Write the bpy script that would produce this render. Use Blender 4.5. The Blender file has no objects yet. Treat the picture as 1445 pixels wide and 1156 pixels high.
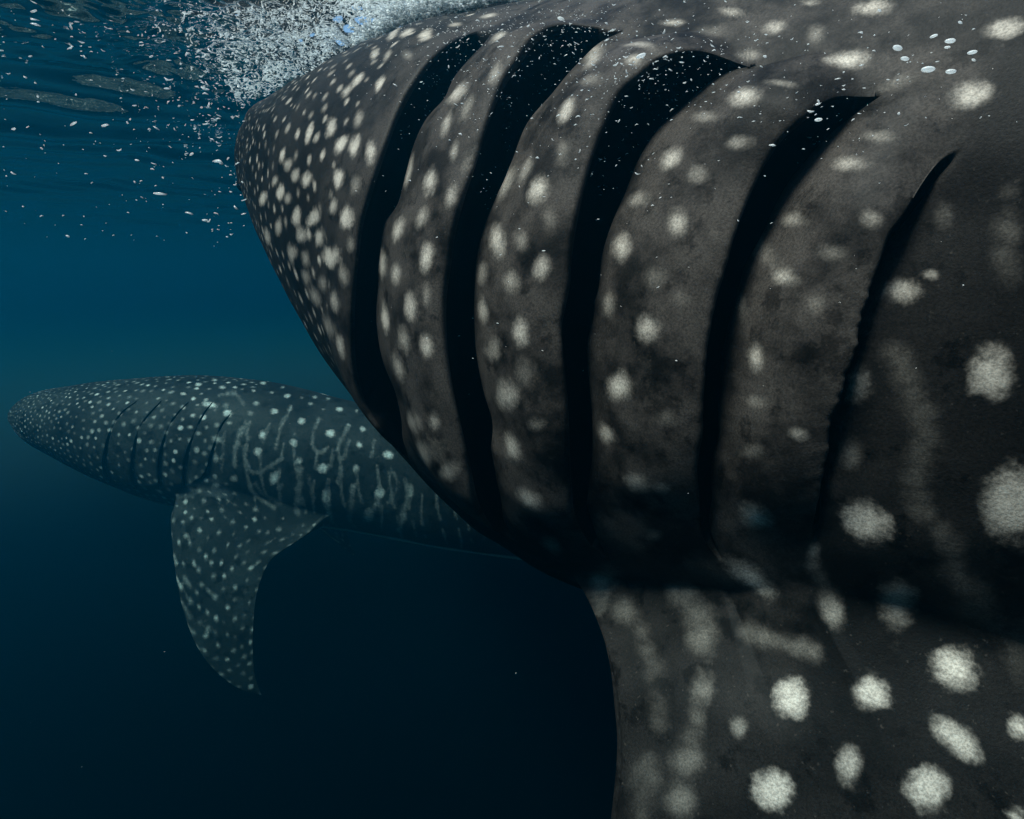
import bpy, math, random
import numpy as np
from mathutils import kdtree

# ------------------------------------------------------------------ camera, sky, sun, exposure
SC = bpy.context.scene
COL = SC.collection
PW, PH, FPX, HORIZON = 1445.0, 1156.0, 800.0, 380.0
PITCH = math.atan((PH / 2 - HORIZON) / FPX)
CAM = np.array([0.0, 0.0, -0.70])
cd = bpy.data.cameras.new('camera')
cd.sensor_width = 36.0
cd.lens = 36.0 * FPX / PW
cd.clip_start = 0.02
cd.clip_end = 2000.0
cam = bpy.data.objects.new('camera', cd)
cam.location = CAM
cam.rotation_euler = (math.pi / 2 - PITCH, 0, 0)
COL.objects.link(cam)
SC.camera = cam

SUN_DIR = np.array([-0.35, -0.25, 0.90]); SUN_DIR = SUN_DIR / np.linalg.norm(SUN_DIR)
elev = math.asin(SUN_DIR[2]); azim = math.atan2(SUN_DIR[0], SUN_DIR[1])
w = bpy.data.worlds.new('World'); SC.world = w; w.use_nodes = True
wn = w.node_tree
bg = wn.nodes['Background']
sky = wn.nodes.new('ShaderNodeTexSky'); sky.sky_type = 'NISHITA'; sky.sun_disc = False
sky.sun_elevation = elev; sky.sun_rotation = azim
wn.links.new(sky.outputs[0], bg.inputs[0]); bg.inputs[1].default_value = 0.15
sl = bpy.data.lights.new('sun', 'SUN'); sl.energy = 5.0; sl.angle = math.radians(20); sl.color = (1.0, 0.94, 0.86)
sun = bpy.data.objects.new('sun', sl)
from mathutils import Vector
sun.rotation_euler = Vector(SUN_DIR).to_track_quat('Z', 'Y').to_euler()
COL.objects.link(sun)
vs = SC.view_settings
vs.view_transform = 'Standard'; vs.look = 'None'; vs.exposure = 0.55; vs.gamma = 1.0; vs.use_curve_mapping = False
SC.cycles.use_denoising = True
SC.cycles.volume_bounces = 2
SC.cycles.max_bounces = 8
SC.cycles.transparent_max_bounces = 12

RNG = np.random.default_rng(7)
random.seed(7)

# ------------------------------------------------------------------ small helpers
def ray(u, v):
    u = np.asarray(u, float); v = np.asarray(v, float)
    x = (u - PW / 2) / FPX; y = (PH / 2 - v) / FPX
    d = np.stack([x, math.cos(PITCH) + y * math.sin(PITCH), -math.sin(PITCH) + y * math.cos(PITCH)], -1)
    return d / np.linalg.norm(d, axis=-1, keepdims=True)

def project(P):
    q = np.asarray(P) - CAM
    fw = q[..., 1] * math.cos(PITCH) - q[..., 2] * math.sin(PITCH)
    up = q[..., 1] * math.sin(PITCH) + q[..., 2] * math.cos(PITCH)
    return PW / 2 + FPX * q[..., 0] / fw, PH / 2 - FPX * up / fw

def sstep(a, b, x):
    t = np.clip((np.asarray(x, float) - a) / (b - a), 0, 1)
    return t * t * (3 - 2 * t)

def spline(S, y, s):
    S = np.asarray(S, float); y = np.asarray(y, float)
    h = np.diff(S); d = np.diff(y) / h
    m = np.empty_like(y)
    m[1:-1] = (d[:-1] * h[1:] + d[1:] * h[:-1]) / (h[1:] + h[:-1]); m[0] = d[0]; m[-1] = d[-1]
    s = np.clip(s, S[0], S[-1] - 1e-9)
    k = np.clip(np.searchsorted(S, s, side='right') - 1, 0, len(S) - 2)
    t = (s - S[k]) / h[k]
    return ((2*t**3 - 3*t**2 + 1) * y[k] + (t**3 - 2*t**2 + t) * h[k] * m[k]
            + (-2*t**3 + 3*t**2) * y[k+1] + (t**3 - t**2) * h[k] * m[k+1])

def waves2(x, y, seed, n, lam0, lam1, spread=math.pi, head=0.0):
    """sum of random sines, about unit height"""
    r = np.random.default_rng(seed); z = 0.0
    for i in range(n):
        lam = lam0 * (lam1 / lam0) ** r.random()
        a = head + (r.random() * 2 - 1) * spread; k = 2 * math.pi / lam
        z = z + np.sin(k * (np.cos(a) * x + np.sin(a) * y) + r.random() * 6.283) * (lam / lam1) ** 0.6
    return z / math.sqrt(n)

def resample(pts, n):
    p = np.asarray(pts, float)
    # smooth with a Catmull pass by chord length
    c = np.concatenate([[0], np.cumsum(np.linalg.norm(np.diff(p, axis=0), axis=1))])
    cc = np.linspace(0, c[-1], n)
    return np.stack([spline(c, p[:, 0], cc), spline(c, p[:, 1], cc)], -1)

def new_mesh(name, V, F, mats, parent=None, smooth=True, matidx=None):
    me = bpy.data.meshes.new(name)
    V = np.asarray(V, np.float32)
    F = [list(map(int, f)) for f in F] if not isinstance(F, np.ndarray) else F
    if isinstance(F, np.ndarray):
        nv = F.shape[1]
        me.vertices.add(len(V)); me.vertices.foreach_set('co', V.ravel())
        me.loops.add(F.size); me.loops.foreach_set('vertex_index', F.astype(np.int32).ravel())
        me.polygons.add(len(F)); me.polygons.foreach_set('loop_start', np.arange(0, F.size, nv, dtype=np.int32))
        me.update(calc_edges=True)
    else:
        me.from_pydata(V.tolist(), [], F)
    for m in mats: me.materials.append(m)
    if matidx is not None: me.polygons.foreach_set('material_index', np.asarray(matidx, np.int32))
    me.polygons.foreach_set('use_smooth', np.full(len(me.polygons), smooth))
    me.validate(); me.update()
    o = bpy.data.objects.new(name, me); COL.objects.link(o)
    if parent: o.parent = parent
    return o

def attr(o, name, vals):
    a = o.data.attributes.new(name, 'FLOAT', 'POINT')
    a.data.foreach_set('value', np.asarray(vals, np.float32))

def tag(o, label, cat=None, group=None, kind=None):
    o['label'] = label
    if cat: o['category'] = cat
    if group: o['group'] = group
    if kind: o['kind'] = kind

def mat(name):
    m = bpy.data.materials.new(name); m.use_nodes = True
    nt = m.node_tree; return m, nt, nt.nodes, nt.links

# ------------------------------------------------------------------ materials
def skin_material(name, dark, mid, pale, spotc, belly, grain, noise_scale, edge_noise):
    m, nt, N, L = mat(name)
    b = N['Principled BSDF']
    b.inputs['Roughness'].default_value = 0.55
    b.inputs['Specular IOR Level'].default_value = 0.07
    geo = N.new('ShaderNodeTexCoord')
    def noise(scale, detail, rough=0.55):
        n = N.new('ShaderNodeTexNoise'); n.inputs['Scale'].default_value = scale
        n.inputs['Detail'].default_value = detail; n.inputs['Roughness'].default_value = rough
        L.new(geo.outputs['Object'], n.inputs['Vector']); return n.outputs['Fac']
    def ramp(v, a, bb):
        r = N.new('ShaderNodeMapRange'); r.interpolation_type = 'SMOOTHSTEP'
        r.inputs['From Min'].default_value = a; r.inputs['From Max'].default_value = bb
        L.new(v, r.inputs['Value']); return r.outputs['Result']
    def math_(op, a, bb):
        n = N.new('ShaderNodeMath'); n.operation = op
        for i, v in enumerate((a, bb)):
            if isinstance(v, (int, float)): n.inputs[i].default_value = v
            else: L.new(v, n.inputs[i])
        return n.outputs[0]
    def mix(f, a, bb):
        n = N.new('ShaderNodeMix'); n.data_type = 'RGBA'
        if isinstance(f, (int, float)): n.inputs['Factor'].default_value = f
        else: L.new(f, n.inputs['Factor'])
        for s, v in (('A', a), ('B', bb)):
            i = [q for q in n.inputs if q.name == s and q.type == 'RGBA'][0]
            if isinstance(v, tuple): i.default_value = (*v, 1)
            else: L.new(v, i)
        return [q for q in n.outputs if q.type == 'RGBA'][0]
    def at(nm):
        a = N.new('ShaderNodeAttribute'); a.attribute_name = nm; return a.outputs['Fac']
    big = noise(noise_scale, 5, 0.6)
    fine = noise(grain, 3, 0.7)
    blot = noise(noise_scale * 5, 6, 0.7)
    base = mix(ramp(big, 0.36, 0.66), dark, mid)
    blk = ramp(blot, 0.53, 0.63)
    base = mix(math_('MULTIPLY', blk, 0.75), base, tuple(c * 0.3 for c in dark))
    mot = noise(noise_scale * 3.2, 4, 0.6)
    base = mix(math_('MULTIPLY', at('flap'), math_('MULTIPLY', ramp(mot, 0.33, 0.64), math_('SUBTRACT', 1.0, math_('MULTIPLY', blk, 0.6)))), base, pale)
    # pale underside
    bel = math_('MULTIPLY', ramp(math_('ADD', at('belly'), math_('MULTIPLY', math_('SUBTRACT', big, 0.5), 0.6)), 0.35, 0.75), 0.85)
    base = mix(bel, base, belly)
    # spots: an even field from the mesh with ragged, uneven edges from noise
    e1 = math_('MULTIPLY', math_('SUBTRACT', noise(edge_noise, 7, 0.68), 0.5), 1.15)
    e2 = math_('MULTIPLY', math_('SUBTRACT', noise(edge_noise * 0.75, 3, 0.6), 0.5), 0.85)
    fld = math_('ADD', at('spot'), math_('ADD', e1, e2))
    soft = math_('MAXIMUM', at('flap'), math_('MULTIPLY', math_('SUBTRACT', 1.0, at('tone')), 1.25)); soft = math_('MAXIMUM', math_('MINIMUM', soft, 1.0), 0.3)
    rg = N.new('ShaderNodeMapRange'); rg.interpolation_type = 'SMOOTHSTEP'
    L.new(fld, rg.inputs['Value']); L.new(math_('SUBTRACT', 0.26, math_('MULTIPLY', soft, 0.20)), rg.inputs['From Min'])
    L.new(math_('ADD', 0.72, math_('MULTIPLY', soft, 0.42)), rg.inputs['From Max'])
    lim = ramp(at('spot'), 0.02, 0.25)
    f = math_('MULTIPLY', math_('MULTIPLY', rg.outputs['Result'], lim), at('tone'))
    f = math_('MULTIPLY', f, math_('ADD', 0.5, math_('MULTIPLY', at('spot'), 0.55)))
    f = math_('MULTIPLY', f, math_('ADD', 0.62, math_('MULTIPLY', noise(edge_noise * 0.7, 5, 0.7), 0.75)))
    sc = mix(ramp(noise(edge_noise * 4, 4, 0.75), 0.3, 0.72), tuple(c * 0.74 for c in spotc), tuple(c * 0.95 for c in spotc))
    col = mix(f, base, sc)
    fleck = ramp(noise(grain * 0.45, 2, 0.5), 0.66, 0.76)
    col = mix(math_('MULTIPLY', fleck, 0.07), col, tuple(c * 0.45 for c in spotc))
    g = mix(ramp(fine, 0.32, 0.68), (0.68, 0.68, 0.68), (1.32, 1.32, 1.32))
    mm = N.new('ShaderNodeMix'); mm.data_type = 'RGBA'; mm.blend_type = 'MULTIPLY'; mm.inputs['Factor'].default_value = 1.0
    ii = [q for q in mm.inputs if q.type == 'RGBA']
    L.new(col, ii[0]); L.new(g, ii[1])
    L.new([q for q in mm.outputs if q.type == 'RGBA'][0], b.inputs['Base Color'])
    bp = N.new('ShaderNodeBump'); bp.inputs['Strength'].default_value = 0.35; bp.inputs['Distance'].default_value = 0.004
    hsum = math_('ADD', math_('MULTIPLY', fine, 0.35), math_('MULTIPLY', blot, 0.8))
    L.new(hsum, bp.inputs['Height']); L.new(bp.outputs['Normal'], b.inputs['Normal'])
    return m

M_SKIN = skin_material('spotted_skin', (0.0040, 0.0037, 0.0034), (0.0150, 0.0136, 0.0125), (0.056, 0.0485, 0.043), (0.60, 0.54, 0.465), (0.12, 0.112, 0.10), 330, 3.2, 30)
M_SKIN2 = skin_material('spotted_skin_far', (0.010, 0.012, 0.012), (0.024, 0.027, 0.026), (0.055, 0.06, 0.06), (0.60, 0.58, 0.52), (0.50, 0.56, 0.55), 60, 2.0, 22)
def plain(name, c, rough=0.5, spec=0.3):
    m, nt, N, L = mat(name); b = N['Principled BSDF']
    n = N.new('ShaderNodeTexNoise'); n.inputs['Scale'].default_value = 60; n.inputs['Detail'].default_value = 4
    r = N.new('ShaderNodeMapRange'); r.inputs['To Min'].default_value = 0.7; r.inputs['To Max'].default_value = 1.25
    L.new(n.outputs['Fac'], r.inputs['Value'])
    h = N.new('ShaderNodeMix'); h.data_type = 'RGBA'; h.blend_type = 'MULTIPLY'; h.inputs['Factor'].default_value = 1
    ii = [q for q in h.inputs if q.type == 'RGBA']; ii[0].default_value = (*c, 1); L.new(r.outputs[0], ii[1])
    L.new([q for q in h.outputs if q.type == 'RGBA'][0], b.inputs['Base Color'])
    b.inputs['Roughness'].default_value = rough; b.inputs['Specular IOR Level'].default_value = spec
    return m
M_GILL = plain('gill_lining_shade', (0.006, 0.0055, 0.0055), 0.8, 0.05)  # slit lining near black, with the recess shade put into its colour
M_EYE = plain('eye_black', (0.006, 0.006, 0.007), 0.15, 0.5)

def foam_material():
    m, nt, N, L = mat('foam_white'); N.remove(N['Principled BSDF']); out = N['Material Output']
    d = N.new('ShaderNodeBsdfDiffuse'); d.inputs[0].default_value = (.92, .95, .96, 1)
    t = N.new('ShaderNodeBsdfTranslucent'); t.inputs[0].default_value = (.92, .95, .96, 1)
    g = N.new('ShaderNodeBsdfGlossy'); g.inputs['Roughness'].default_value = .15
    a = N.new('ShaderNodeMixShader'); a.inputs[0].default_value = .5; b = N.new('ShaderNodeMixShader'); b.inputs[0].default_value = .04
    n = N.new('ShaderNodeTexNoise'); n.inputs['Scale'].default_value = 40
    r = N.new('ShaderNodeMapRange'); r.inputs['To Min'].default_value = .5; r.inputs['To Max'].default_value = .8
    L.new(n.outputs['Fac'], r.inputs['Value']); L.new(r.outputs[0], a.inputs[0])
    L.new(d.outputs[0], a.inputs[1]); L.new(t.outputs[0], a.inputs[2]); L.new(a.outputs[0], b.inputs[1]); L.new(g.outputs[0], b.inputs[2])
    L.new(b.outputs[0], out.inputs['Surface']); return m
M_FOAM = foam_material()

def water_material():
    m, nt, N, L = mat('sea_surface')
    N.remove(N['Principled BSDF']); out = N['Material Output']
    tr = N.new('ShaderNodeBsdfTransparent'); tr.inputs[0].default_value = (0.97, 0.99, 1.0, 1)
    gl = N.new('ShaderNodeBsdfGlossy'); gl.inputs['Roughness'].default_value = 0.02
    fr = N.new('ShaderNodeFresnel'); fr.inputs['IOR'].default_value = 1.33
    mx = N.new('ShaderNodeMixShader')
    tc = N.new('ShaderNodeTexCoord'); nz = N.new('ShaderNodeTexNoise')
    nz.inputs['Scale'].default_value = 9; nz.inputs['Detail'].default_value = 3
    L.new(tc.outputs['Object'], nz.inputs['Vector'])
    bp = N.new('ShaderNodeBump'); bp.inputs['Strength'].default_value = 0.25; bp.inputs['Distance'].default_value = 0.01
    L.new(nz.outputs['Fac'], bp.inputs['Height'])
    L.new(bp.outputs['Normal'], fr.inputs['Normal']); L.new(bp.outputs['Normal'], gl.inputs['Normal'])
    L.new(fr.outputs[0], mx.inputs[0]); L.new(tr.outputs[0], mx.inputs[1]); L.new(gl.outputs[0], mx.inputs[2])
    L.new(mx.outputs[0], out.inputs['Surface'])
    return m
M_WATER = water_material()

def haze_material():
    m, nt, N, L = mat('sea_water_haze')
    N.remove(N['Principled BSDF']); out = N['Material Output']
    v = N.new('ShaderNodeVolumePrincipled')
    v.inputs['Color'].default_value = (0.002, 0.094, 0.160, 1)
    v.inputs['Absorption Color'].default_value = (0.22, 0.56, 0.64, 1)
    v.inputs['Density'].default_value = 0.30
    v.inputs['Anisotropy'].default_value = 0.78
    L.new(v.outputs[0], out.inputs['Volume'])
    return m
M_HAZE = haze_material()

# ------------------------------------------------------------------ the sea: surface sheet and the water under it
def wave_height(x, y):
    z = 0.036 * waves2(x, y, 3, 9, 0.9, 3.2, 0.7, 1.45)
    z = z + 0.015 * waves2(x, y, 5, 12, 0.22, 0.8, 0.8, 1.45)
    # broken water where the near shark's head pushes through
    d = np.hypot((x + 0.55) / 0.9, (y - 2.1) / 0.75)
    churn = np.exp(-d ** 2)
    z = z + churn * (0.019 * waves2(x, y, 11, 14, 0.12, 0.40) + 0.0055 * waves2(x, y, 12, 16, 0.04, 0.10))
    return z * np.exp(-np.hypot(x, y - 1) / 45)

def build_surface():
    nr, na = 420, 560
    r = 0.05 * (100 / 0.05) ** (np.linspace(0, 1, nr) ** 0.62)
    a = np.linspace(0, 2 * math.pi, na, endpoint=False)
    R, A = np.meshgrid(r, a, indexing='ij')
    x = -0.3 + R * np.cos(A); y = 2.0 + R * np.sin(A)
    V = np.stack([x, y, wave_height(x, y)], -1).reshape(-1, 3)
    i = np.arange(nr - 1)[:, None] * na; j = np.arange(na)[None]; k = (j + 1) % na
    F = np.stack([i + j, i + na + j, i + na + k, i + k], -1).reshape(-1, 4)
    V = np.vstack([V, [[-0.3, 2.0, float(wave_height(np.array([-0.3]), np.array([2.0]))[0])]]])
    o = new_mesh('sea_surface', V, F, [M_WATER])
    tag(o, 'rippled sea surface seen from below', kind='structure')
    return o
build_surface()

# ------------------------------------------------------------------ sharks
class Loft:
    def __init__(s_, S, a, zt, zb, ang, org, s0, n=2.2, cap=0.12):
        s_.S, s_.a, s_.zt, s_.zb, s_.n, s_.s0, s_.cap = np.array(S), np.array(a), np.array(zt), np.array(zb), n, s0, cap
        s_.d = np.array([-math.cos(ang), math.sin(ang)]); s_.l = np.array([-s_.d[1], -math.cos(ang)])
        s_.l = np.array([-math.sin(ang), -math.cos(ang)]); s_.o = np.array(org)
    def dims(s_, s):
        A = spline(s_.S, s_.a, s); T = spline(s_.S, s_.zt, s); B = spline(s_.S, s_.zb, s)
        f = np.sqrt(np.clip(1 - (1 - np.clip(s / s_.cap, 0, 1)) ** 2, 0, 1))
        e = np.clip((s_.S[-1] - s) / 0.12, 0, 1); f = f * np.sqrt(np.clip(1 - (1 - e) ** 2, 0, 1))
        return A * f, (T + B) / 2, (T - B) / 2 * f
    def P(s_, s, th, h=0.0):
        A, zc, B = s_.dims(s); c, q = np.cos(th), np.sin(th)
        r = (np.abs(c) ** s_.n + np.abs(q) ** s_.n) ** (-1 / s_.n)
        lat = (A + h) * r * c; z = zc + (B + h) * r * q
        al = s_.s0 - s
        return np.stack([s_.o[0] + s_.d[0] * al + s_.l[0] * lat, s_.o[1] + s_.d[1] * al + s_.l[1] * lat, z], -1)
    def field(s_, P, h):
        q0 = P[..., 0] - s_.o[0]; q1 = P[..., 1] - s_.o[1]
        s = s_.s0 - (q0 * s_.d[0] + q1 * s_.d[1]); lat = q0 * s_.l[0] + q1 * s_.l[1]
        A, zc, B = s_.dims(np.clip(s, 0.002, s_.S[-1] - 0.002))
        v = (np.abs(lat / (A + h)) ** s_.n + np.abs((P[..., 2] - zc) / (B + h)) ** s_.n) ** (1 / s_.n)
        v = v + np.clip(-s, 0, None) * 8
        return v, s, np.arctan2((P[..., 2] - zc) / (B + h), lat / (A + h))
    def unproject(s_, uv, h=0.0, t0=0.3, t1=5.0):
        uv = np.asarray(uv, float).reshape(-1, 2); h = np.broadcast_to(np.asarray(h, float), (len(uv),))
        d = ray(uv[:, 0], uv[:, 1]); T = np.linspace(t0, t1, 900)
        P = CAM + d[:, None] * T[None, :, None]
        v, s, th = s_.field(P, h[:, None])
        hit = v < 1; k = np.argmax(hit, 1); miss = ~hit.any(1); k[miss] = np.argmin(v[miss], 1)
        i = np.arange(len(uv)); k = np.clip(k, 1, None)
        va, vb = v[i, k - 1], v[i, k]; f = np.where(miss, 1.0, np.clip((va - 1) / (va - vb + 1e-9), 0, 1))
        t = T[k - 1] + f * (T[1] - T[0])
        p = CAM + d * t[:, None]; _, s2, th2 = s_.field(p, h)
        return s2, th2, p

def lerp(a, b, t): return a + (b - a) * t

def shark_grid(B, slits, rows, rest, hp, s_back, seg, bow, back_th):
    """A closed body grid whose columns follow the gill slits. slits: dicts E, F (s,theta arrays), lift, deep, amp."""
    t = np.linspace(0, 1, rows)
    cols = []      # (s, theta, h, cavity flag per row)
    Z0 = np.zeros(rows)
    E1s, E1t = slits[0]['E']
    f_th = np.linspace(E1t[0], E1t[-1], rows)
    head_n = seg['head']
    for k in range(head_n):
        w_ = (k / head_n)
        ws = w_ ** 0.85
        hh = slits[0]['lift'] * slits[0]['amp'] * sstep(0.80, 1.0, w_) ** 1.3
        cols.append((lerp(np.full(rows, 0.002), E1s, ws), lerp(f_th, E1t, sstep(0, 1, w_)), hh, Z0))
    for i, sl_ in enumerate(slits):
        Es, Et = sl_['E']; Fs, Ft = sl_['F']; A = sl_['amp']; lf, dp, cv = sl_['lift'], sl_['deep'], sl_['cav']
        sc = cv / 0.24
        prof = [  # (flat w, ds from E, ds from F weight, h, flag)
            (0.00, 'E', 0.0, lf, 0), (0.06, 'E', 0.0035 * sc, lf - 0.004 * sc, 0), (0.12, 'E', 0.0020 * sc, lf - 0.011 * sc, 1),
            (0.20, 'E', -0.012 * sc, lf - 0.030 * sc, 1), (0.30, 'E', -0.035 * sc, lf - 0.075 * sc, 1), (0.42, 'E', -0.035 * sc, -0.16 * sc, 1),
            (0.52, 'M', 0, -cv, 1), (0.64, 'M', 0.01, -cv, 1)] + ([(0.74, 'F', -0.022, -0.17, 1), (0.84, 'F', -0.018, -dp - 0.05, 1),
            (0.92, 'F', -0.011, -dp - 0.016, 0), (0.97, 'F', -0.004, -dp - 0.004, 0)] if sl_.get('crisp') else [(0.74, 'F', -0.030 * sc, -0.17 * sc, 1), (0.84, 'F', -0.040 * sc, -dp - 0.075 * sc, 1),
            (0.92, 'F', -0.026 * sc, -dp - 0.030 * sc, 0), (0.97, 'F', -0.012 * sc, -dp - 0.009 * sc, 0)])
        for wf, ref, ds, hh, fl in prof:
            s_flat = lerp(Es, Fs, wf); th = lerp(Et, Ft, wf)
            base = {'E': Es, 'F': Fs, 'M': (Es + Fs) / 2}[ref]
            tht = {'E': Et, 'F': Ft, 'M': (Et + Ft) / 2}[ref]
            cols.append((lerp(s_flat, base + ds, A), lerp(th, tht, A), A * hh, fl * (A > 0.12)))
        if i + 1 < len(slits):
            nx = slits[i + 1]; Gs, Gt = nx['E']; nA = nx['amp']; nl = nx['lift']; n_ = seg['flap']
            for k in range(n_):
                w_ = k / n_
                hh = -dp * A * (1 - w_) ** 2.4 + nl * nA * sstep(0.05, 1.0, w_) ** 1.2 + seg['bulge'] * np.sqrt(A * nA) * math.sin(math.pi * w_ ** .8)
                g = w_ * w_ * (1 - w_) * 6.75
                cols.append((lerp(Fs, Gs, w_), lerp(Ft, Gt, w_) + bow * np.exp(-(t / 0.10) ** 2) * g, hh, Z0))
        else:
            n_ = seg['back']
            bt = np.linspace(back_th[0], back_th[1], rows)
            for k in range(n_):
                w_ = k / n_
                hh = -dp * A * (1 - sstep(0, 0.10, w_))
                cols.append((lerp(Fs, np.full(rows, s_back), w_), lerp(Ft, bt, sstep(0, 1, w_)), hh, Z0))
            n_ = seg['tail']; send = B.S[-1] - 0.002
            for k in range(n_ + 1):
                w_ = k / n_
                cols.append((np.full(rows, lerp(s_back, send, w_)), bt, np.zeros(rows), Z0))
    S = np.stack([c[0] for c in cols], 1); TH = np.stack([c[1] for c in cols], 1); Hh = np.stack([c[2] for c in cols], 1)
    flag = np.stack([c[3] for c in cols], 1)
    # rows over the belly, the far side and the back
    x = (np.arange(1, rest + 1) / (rest + 1)); g = (x - hp * np.sin(2 * math.pi * x) / (2 * math.pi))[:, None]
    S2 = lerp(S[-1][None], S[0][None], g); T2 = lerp(TH[-1][None], TH[0][None] - 2 * math.pi, g)
    S = np.vstack([S, S2]); TH = np.vstack([TH, T2]); Hh = np.vstack([Hh, np.zeros_like(S2)]); flag = np.vstack([flag, np.zeros_like(S2)])
    return S, TH, Hh, flag

def fin_from_block(V3, idx, j0, j1, i0, i1, chords, thick, outer, nring, jshare=0.35):
    """Cuts nothing itself: returns new vertices and faces for a fin grown from the rim of the grid block
    rows i0..i1, columns j0..j1. chords = [(lead, trail)...] in space, outer = direction of the outer face."""
    loop = [(i0, j) for j in range(j0, j1 + 1)] + [(i, j1) for i in range(i0 + 1, i1)] + \
           [(i1, j) for j in range(j1, j0 - 1, -1)] + [(i, j0) for i in range(i1 - 1, i0, -1)]
    n = len(loop)
    root = np.array([V3[i, j] for i, j in loop])
    inner = np.array([V3[min(max(i, i0 + 3), i1 - 3), min(max(j, j0 + 3), j1 - 3)] for i, j in loop])
    tang = inner - root; tang /= np.linalg.norm(tang, axis=1, keepdims=True) + 1e-9
    # chord fraction by distance along the top side
    ax = V3[i0, j1] - V3[i0, j0]; ax = ax / np.linalg.norm(ax)
    q = (root - V3[i0, j0]) @ ax; c = np.clip((q - q.min()) / (q.max() - q.min()), 0, 1)
    side = np.zeros(n); m = j1 - j0 + 1; k = i1 - i0 - 1
    side[:m] = 1; side[m:m + k] = np.linspace(1, -1, k + 2)[1:-1]; side[m + k:2 * m + k] = -1; side[2 * m + k:] = np.linspace(-1, 1, k + 2)[1:-1]
    c[m:m + k] = 1; c[2 * m + k:] = 0
    c[:m] = lerp(c[:m], np.linspace(0, 1, m) ** 1.15, .7); c[m + k:2 * m + k] = lerp(c[m + k:2 * m + k], np.linspace(1, 0, m) ** 1.15, .7)
    half = 5 * (0.2969 * np.sqrt(c) - 0.126 * c - 0.3516 * c**2 + 0.2843 * c**3 - 0.1015 * c**4) + 0.03 + 0.11 * np.exp(-c / 0.03)
    cx = c - 0.012 * (1 - np.clip(side, -1, 1) ** 2) * (c < 0.5)
    Q = np.linspace(0, 1, len(chords))
    Lc = np.array([a for a, b in chords]); Tc = np.array([b for a, b in chords])
    def sec(u):
        le = np.array([spline(Q, Lc[:, d], np.array([u]))[0] for d in range(3)])
        te = np.array([spline(Q, Tc[:, d], np.array([u]))[0] for d in range(3)])
        ch = te - le; Lh = np.linalg.norm(ch)
        le2 = np.array([spline(Q, Lc[:, d], np.array([min(u + .03, 1)]))[0] - spline(Q, Lc[:, d], np.array([max(u - .03, 0)]))[0] for d in range(3)])
        nrm = np.cross(ch, le2); nrm /= np.linalg.norm(nrm) + 1e-9
        if nrm @ outer < 0: nrm = -nrm
        tk = thick * Lh * (1 - 0.5 * u)
        return le + cx[:, None] * ch + (side * half * tk)[:, None] * nrm
    first = sec(0.0); nxt = sec(0.04); sp = nxt - first; sp /= np.linalg.norm(sp, axis=1, keepdims=True) + 1e-9
    dist = np.linalg.norm(first - root, axis=1, keepdims=True)
    rings = []
    nh = max(6, int(nring * jshare))
    for a in range(1, nh):
        t = a / nh
        rings.append((2*t**3 - 3*t**2 + 1) * root + (t**3 - 2*t**2 + t) * dist * 0.5 * tang + (-2*t**3 + 3*t**2) * first + (t**3 - t**2) * dist * 0.9 * sp)
    for a in range(nring - nh + 1):
        rings.append(sec(a / (nring - nh)))
    return loop, np.array(rings)

def assemble(V3, flag, fins, two_mats=True):
    R, Cn = V3.shape[:2]
    V = [V3.reshape(-1, 3)]; base = R * Cn
    i = np.arange(R)[:, None]; j = np.arange(Cn - 1)[None]; ii = (i + 1) % R
    F = np.stack([i * Cn + j, ii * Cn + j, ii * Cn + j + 1, i * Cn + j + 1], -1)
    keep = np.ones((R, Cn - 1), bool)
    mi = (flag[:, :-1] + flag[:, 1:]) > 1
    for fn in fins:
        keep[fn['i0']:fn['i1'], fn['j0']:fn['j1']] = False
    faces = [F[keep]]; mids = [mi[keep].astype(int)]
    info = []
    for fn in fins:
        loop, rings = fn['loop'], fn['rings']; n = len(loop)
        ids = np.array([a * Cn + b for a, b in loop])
        prev = ids; k = np.arange(n); kn = (k + 1) % n
        for r_ in rings:
            cur = base + np.arange(n); base += n; V.append(r_)
            q = np.stack([prev[k], prev[kn], cur[kn], cur[k]], -1)
            if fn.get('flip'): q = q[:, ::-1]
            faces.append(q); mids.append(np.zeros(n, int)); prev = cur
        # close the tip with a vertex
        V.append(rings[-1].mean(0)[None]); tip = base; base += 1
        q = np.stack([prev[k], prev[kn], np.full(n, tip), np.full(n, tip)], -1)
        faces.append(q); mids.append(np.zeros(n, int))
    return np.vstack(V), np.vstack(faces), np.concatenate(mids)

def clean(o):
    import bmesh
    bm = bmesh.new(); bm.from_mesh(o.data)
    bmesh.ops.dissolve_degenerate(bm, dist=1e-6, edges=bm.edges)
    bmesh.ops.recalc_face_normals(bm, faces=bm.faces)
    bm.to_mesh(o.data); bm.free()

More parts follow.
